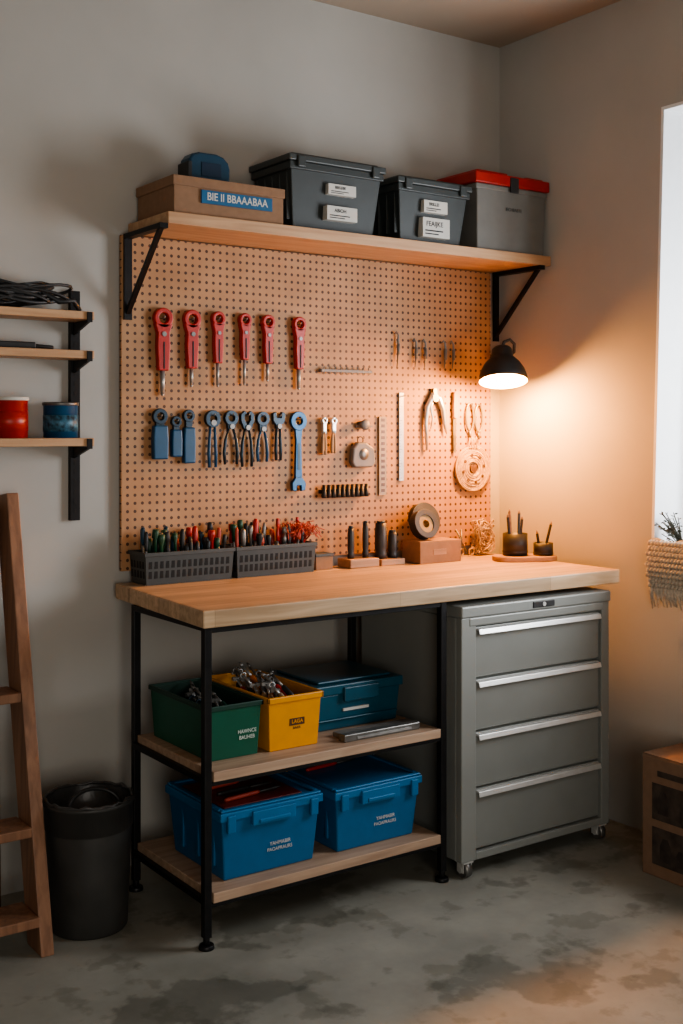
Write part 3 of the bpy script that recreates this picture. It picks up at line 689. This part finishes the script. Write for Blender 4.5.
# ---------------------------------------------------------------- bins on lower shelves
Z1 = .4675; Z2 = .1455
t = T('storage_crate', (1.62, 3.0, Z1), 'open green plastic crate full of dark tools on the lower shelf', 'crate')
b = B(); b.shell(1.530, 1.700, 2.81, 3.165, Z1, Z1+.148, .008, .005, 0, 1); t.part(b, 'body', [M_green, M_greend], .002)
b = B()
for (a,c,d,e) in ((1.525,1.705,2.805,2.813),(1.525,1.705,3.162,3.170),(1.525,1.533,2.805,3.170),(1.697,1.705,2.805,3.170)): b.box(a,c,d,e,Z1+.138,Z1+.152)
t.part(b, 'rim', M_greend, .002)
text(t, 'HAWNCE', .015, 1.655, 2.8120, Z1+.070, M_faint, sx=.9, bold=.0002); text(t, 'BAUHEB', .015, 1.655, 2.8133, Z1+.053, M_faint, sx=.9, bold=.0002)
t = T('storage_crate', (1.81, 3.0, Z1), 'open yellow plastic crate full of hand tools on the lower shelf', 'crate')
b = B(); b.shell(1.718, 1.896, 2.80, 3.165, Z1, Z1+.15, .008, .005); t.part(b, 'body', M_yellow, .002)
b = B()
for (a,c,d,e) in ((1.712,1.902,2.794,2.803),(1.712,1.902,3.162,3.171),(1.712,1.721,2.794,3.171),(1.893,1.902,2.794,3.171)): b.box(a,c,d,e,Z1+.136,Z1+.154)
t.part(b, 'rim', M_yellow, .003)
lb = t.part(B().box(1.790,1.840,2.8025,2.812,Z1+.066,Z1+.086), 'label', M_rolld); text(t, 'LAGA', .015, 1.815, 2.8020, Z1+.0765, M_yellow, parent=lb, bold=.0003); text(t, 'BAIER', .010, 1.815, 2.8042, Z1+.058, M_ink)
def loose(x, y, z, ang, ln, m, nm, where, grp, kind, up=.38, ms=None):
    t = T('hand_tool', (x, y, z), nm+' handled tool lying in '+where, 'hand tool', grp)
    d = Vector((math.cos(ang)*.8, math.sin(ang)*.8, up)).normalized(); p = Vector((x,y,z))
    b = B(); b.tube([p, p+d*ln*.1, p+d*ln*.45, p+d*ln*.5], [.006,.009,.008,.005], 8); t.part(b, 'grip', m)
    b = B(); b.cyl(p+d*ln*.5, p+d*ln, .004, seg=8); q = p+d*ln
    if kind == 0: b.torus(q, .009, .003, axis='y', seg=14, rs=6)
    elif kind == 1: s0 = len(b.v); b.box(q.x-.014, q.x+.014, q.y-.006, q.y+.006, q.z-.005, q.z+.005); b.rot(q, ang+1.57, 'Z', s0)
    else: b.cyl(q, q+d*.018, .006, .002, 8)
    t.part(b, 'shaft', ms or (M_msteel if kind else M_dsteel))
pal = [(M_bplast,'black'),(M_dsteel,'dark steel'),(M_greend,'dark green'),(M_bplast,'black'),(M_msteel,'grey')]
for i in range(12):
    m, n = pal[i % 5]; loose(1.585+.028*(i%3), 2.86+.018*i, Z1+.095+.010*(i%3), random.uniform(1.1,2.0), .070, m, n, 'a green crate', 'tools in the green crate', i % 3)
pal = [(M_msteel,'grey'),(M_tan,'tan'),(M_bplast,'black'),(M_wblock,'wooden'),(M_chrome,'steel'),(M_red,'red'),(M_tan,'tan'),(M_orange,'orange'),(M_bplast,'black'),(M_straw,'pale wooden')]
for i in range(20):
    m, n = pal[i % 10]; loose(1.772+.030*(i%3), 2.825+.0125*i, Z1+.115+.009*(i%3), random.uniform(1.1,2.0), random.uniform(.070,.10), m, n, 'a yellow crate', 'tools in the yellow crate', (i*2+1) % 3, random.uniform(.3,.6), M_chrome if i % 2 else M_msteel)
def liner(x0,x1,y0,y1,z,label):
    b = B(); n = 10; vs = []; fs = []
    for j in range(n+1):
        for i in range(n+1): vs.append((x0+(x1-x0)*i/n, y0+(y1-y0)*j/n, z+random.uniform(-.012,.012)))
    for j in range(n):
        for i in range(n): k = j*(n+1)+i; fs.append((k,k+1,k+n+2,k+n+1))
    b.add(vs, fs, 0, True); o = b.make('rag', M_rubber, ((x0+x1)/2,(y0+y1)/2,z)); tagit(o, label, 'rag')
liner(1.546,1.685,2.83,3.145,Z1+.085,'crumpled dark rag inside the green crate')
liner(1.734,1.881,2.82,3.145,Z1+.09,'crumpled dark rag inside the yellow crate')

t = T('tool_box', (2.10, 3.1, Z1), 'dark blue lidded plastic toolbox on the lower shelf', 'toolbox')
b = B(); b.box(1.945, 2.262, 2.90, 3.18, Z1, Z1+.108, t=.008); t.part(b, 'body', M_teal2, .004)
b = B(); b.box(1.937, 2.270, 2.892, 3.188, Z1+.108, Z1+.138); b.box(1.965, 2.24, 2.92, 3.16, Z1+.138, Z1+.146); t.part(b, 'lid', M_teal2, .004)
b = B(); b.box(2.04, 2.17, 2.884, 2.894, Z1+.085, Z1+.128); b.box(1.95,2.25,2.894,2.90,Z1+.03,Z1+.035); t.part(b, 'latch', M_teal2, .003)
lb = t.part(B().box(2.045,2.14,2.898,2.903,Z1+.054,Z1+.062),'label',M_label)
t = T('spirit_level', (2.08, 2.80, Z1), 'flat grey metal bar tool lying on the lower shelf', 'hand tool')
b = B(); b.box(1.955, 2.235, 2.765, 2.795, Z1, Z1+.022); t.part(b, 'bar', M_msteel, .003)
b = B(); b.box(1.97, 2.255, 2.81, 2.85, Z1, Z1+.014); b.box(1.965,2.0,2.795,2.81,Z1,Z1+.012); t.part(b, 'blade', M_leather, .003)
b = B(); b.box(2.0,2.2,2.762,2.766,Z1+.006,Z1+.012); t.part(b, 'groove', M_chrome)

def bluebox(x0, x1, h, label, grp, inset=False):
    y0, y1 = 2.765, 3.10
    t = T('storage_box', ((x0+x1)/2, 2.95, Z2), label, 'storage box', grp)
    b = B(); b.box(x0+.008, x1-.008, y0+.008, y1-.008, Z2, Z2+h-.035, t=.014)
    for k in range(3): b.box(x0+.012-.001*k, x0+.02, y0+.06+k*.09, y0+.075+k*.09, Z2+.03, Z2+h-.05)
    t.part(b, 'body', M_blue, .004)
    b = B(); b.box(x0, x1, y0, y1, Z2+h-.038, Z2+h-.014)
    for (a,c,d,e) in ((x0+.004,x1-.004,y0+.004,y0+.02),(x0+.004,x1-.004,y1-.02,y1-.004),(x0+.004,x0+.02,y0+.02,y1-.02),(x1-.02,x1-.004,y0+.02,y1-.02)): b.box(a,c,d,e,Z2+h-.014,Z2+h-.007)
    t.part(b, 'lid', M_bluel, .004)
    if inset: t.part(B().box(x0+.03, x1-.05, y0+.035, y1-.05, Z2+h-.0139, Z2+h-.0100), 'lid_panel', M_reddk, .002)
    xm = (x0+x1)/2
    b = B(); b.box(xm-.07, xm+.07, y0-.008, y0+.01, Z2+h-.062, Z2+h-.022); b.box(xm-.05, xm+.05, y0-.012, y0-.006, Z2+h-.057, Z2+h-.045)
    for s_ in (x0+.02, x1-.045): b.box(s_, s_+.025, y0-.006, y0+.006, Z2+h-.07, Z2+h-.022)
    t.part(b, 'latch', M_bluel, .003)
    text(t, 'YAHMABIR', .015, xm+.03, y0+.0132, Z2+.075, M_label, sx=.95)
    text(t, 'PAOAPRAURS', .014, xm+.03, y0+.0155, Z2+.058, M_label, sx=.95)
    return t
bluebox(1.545, 1.880, .205, 'bright blue plastic box with dark red panel in its lid', 'blue boxes on the bottom shelf', True)
bluebox(1.922, 2.245, .195, 'bright blue lidded plastic box on the bottom shelf', 'blue boxes on the bottom shelf')
G = 'slim tools on the blue box lids'
for x, y, a, ln, zt, m, nm in ((1.60,2.84,.12,.20,.195,M_redp,'red'),(1.61,2.90,.05,.18,.195,M_bplast,'black'),(1.60,2.96,.1,.20,.195,M_redp,'red'),(1.97,2.99,.1,.2,.181,M_red,'red')):
    z = Z2+zt+.0062
    t = T('slim_hand_tool', (x, y, z), nm+' handled slim hand tool lying on a blue box lid', 'hand tool', G)
    d = Vector((math.cos(a), math.sin(a), 0)); p = Vector((x,y,z))
    t.part(B().tube([p, p+d*.01, p+d*ln*.55, p+d*ln*.6], [.004,.006,.006,.004], 8), 'grip', m)
    t.part(B().tube([p+d*ln*.6, p+d*ln*.9, p+d*ln], [.004,.005,.002], 8), 'nose', M_bplast)

# ---------------------------------------------------------------- printed carton on the floor by the window wall
t = T('cardboard_box', (3.0, 2.2, 0), 'tall brown cardboard box with dark printed pictures on the floor', 'box')
x0, x1, y0, y1 = 2.855, 3.14, 1.90, 2.435
t.part(B().box(x0, x1, y0, y1, 0, .37), 'body', M_card2, .004)
b = B(); b.box(x0+.002,x1-.002,y0+.002,(y0+y1)/2-.002,.3702,.3735); b.box(x0+.002,x1-.002,(y0+y1)/2+.002,y1-.002,.3702,.3735)
t.part(b, 'flap', M_card2, .001)
for z0, z1 in ((.040,.155),(.178,.290)):
    pp = t.part(B().box(x0-.0006, x0+.001, y0+.03, y1-.040, z0, z1), 'printed_panel', M_panel)
    for k in range(6):
        yc = y1-.085-k*.07+random.uniform(-.008,.008); zb = z0+.008+random.uniform(0,.02); s = random.uniform(.6,1.0)
        t.part(B().prism([(yc-.022*s,zb),(yc+.022*s,zb),(yc+.022*s,zb+.05*s),(yc+.010*s,zb+.075*s),(yc-.010*s,zb+.075*s),(yc-.022*s,zb+.05*s)], x0-.0009, x0-.0005, 0, 'yz'), 'printed_bottle', M_panel2, parent=pp)
t.part(B().box(x0-.0006, x0+.001, y1-.20, y1-.06, .312, .330), 'printed_band', M_panel)

# ---------------------------------------------------------------- window sill things
px0, py0 = 3.205, 2.555
t = T('potted_plant', (px0, py0, .9055), 'small dark sprig in a clay pot on the window sill', 'plant')
t.part(B().lathe((px0,py0,.9055), [(0,0),(.026,0),(.036,.07),(.040,.07),(.040,.082),(.032,.082),(.029,.06),(0,.06)], 24), 'pot', M_clay)
b = B()
for k in range(30):
    a = random.uniform(0, 6.28); r = random.uniform(.01,.045); h = random.uniform(.05,.14)
    cx, cy = px0-.050+r*math.cos(a), min(2.612, py0+.020+r*math.sin(a))
    b.tube([(px0,py0,.965),(px0+(cx-px0)*.5,py0+(cy-py0)*.4,.965+h*.6),(cx,cy,.965+h)], .0016, 5)
    for j in range(4):
        q = .35+.2*j; px = px0+(cx-px0)*q; py = py0+(cy-py0)*q; pz = .965+h*q
        u = Vector((random.uniform(-1,1),random.uniform(-1,1),random.uniform(-.3,1))).normalized(); v_ = u.orthogonal().normalized(); c = Vector((px,py,pz))
        b.add([c, c+u*.008+v_*.004, c+u*.016, c+u*.008-v_*.004], [(0,1,2,3)])
t.part(b, 'foliage', M_twig)
t = T('macrame_cloth', (3.12, 2.40, .93), 'bulky cream knitted cloth hanging over the window sill', 'cloth')
b = B(); P0 = []
ny, nz = 40, 12
for j in range(nz+1):
    for i in range(ny+1):
        y = 2.612-i*.42/ny; z = .842+j*.0140
        P0.append((3.120-.030*math.sin(math.pi*(j+1)/(nz+2))**.6+.005*math.sin(i*1.9+j*1.3)+random.uniform(-.002,.002), y, z+.006*math.sin(i*.6)))
b.add(P0, [(j*(ny+1)+i, j*(ny+1)+i+1, (j+1)*(ny+1)+i+1, (j+1)*(ny+1)+i) for j in range(nz) for i in range(ny)], 0, True)
t.part(b, 'cloth_body', M_cloth)
b = B()
for r_ in range(9):
    zz = .858+r_*.0175
    for k in range(30):
        y = 2.610-k*.0140-(r_%2)*.007; bul = .030*math.sin(math.pi*(r_+1)/10)**.6
        b.tube([(3.120-bul,y+.006,zz-.007),(3.112-bul,y+.002,zz-.002),(3.112-bul,y-.002,zz+.004),(3.120-bul,y-.006,zz+.009)], [.0035,.0062,.0062,.0035], 6)
t.part(b, 'stitches', M_cloth)
b = B()
for k in range(50):
    y = 2.612-k*.0084
    b.tube([(3.108,y,.862),(3.106+random.uniform(-.004,.002),y+random.uniform(-.005,.005),.835),(3.122,y+random.uniform(-.008,.008),.83-random.uniform(.01,.06))], [.006,.0055,.002], 6)
t.part(b, 'fringe', M_cloth)

# ---------------------------------------------------------------- lights
def area(name, loc, target, sx, sy, e, c):
    l = bpy.data.lights.new(name, 'AREA'); l.shape = 'RECTANGLE'; l.size = sx; l.size_y = sy; l.energy = e; l.color = c
    o = bpy.data.objects.new(name, l); o.location = loc
    o.rotation_euler = (Vector(target)-Vector(loc)).to_track_quat('-Z', 'Y').to_euler(); col.objects.link(o); return o
area('window_daylight', (3.50, 1.75, 1.45), (1.0, 3.0, 1.6), .8, .9, 42, (.95,.97,1.0))
area('room_fill', (.1, -1.1, 1.10), (2.2, 3.3, .4), 1.3, 1.3, 46, (1, .94, .85))  # unseen fill lamp, added to lift the room and the dark under the bench
wd = bpy.data.worlds.new('w'); bpy.context.scene.world = wd; wd.use_nodes = True
bg = wd.node_tree.nodes['Background']; bg.inputs[0].default_value = (.75,.87,1,1); bg.inputs[1].default_value = 1.2
try: bpy.context.scene.view_settings.look = 'AgX - Medium High Contrast'
except Exception: pass

# ---------------------------------------------------------------- camera
cd = bpy.data.cameras.new('camera'); cd.sensor_fit = 'VERTICAL'; cd.sensor_height = 36; cd.lens = 36*1167/1024; cd.shift_y = -82/1024
co = bpy.data.objects.new('camera', cd); co.location = (0,0,1.376); co.rotation_euler = (math.radians(90),0,math.radians(-35.1)); col.objects.link(co)
bpy.context.scene.camera = co
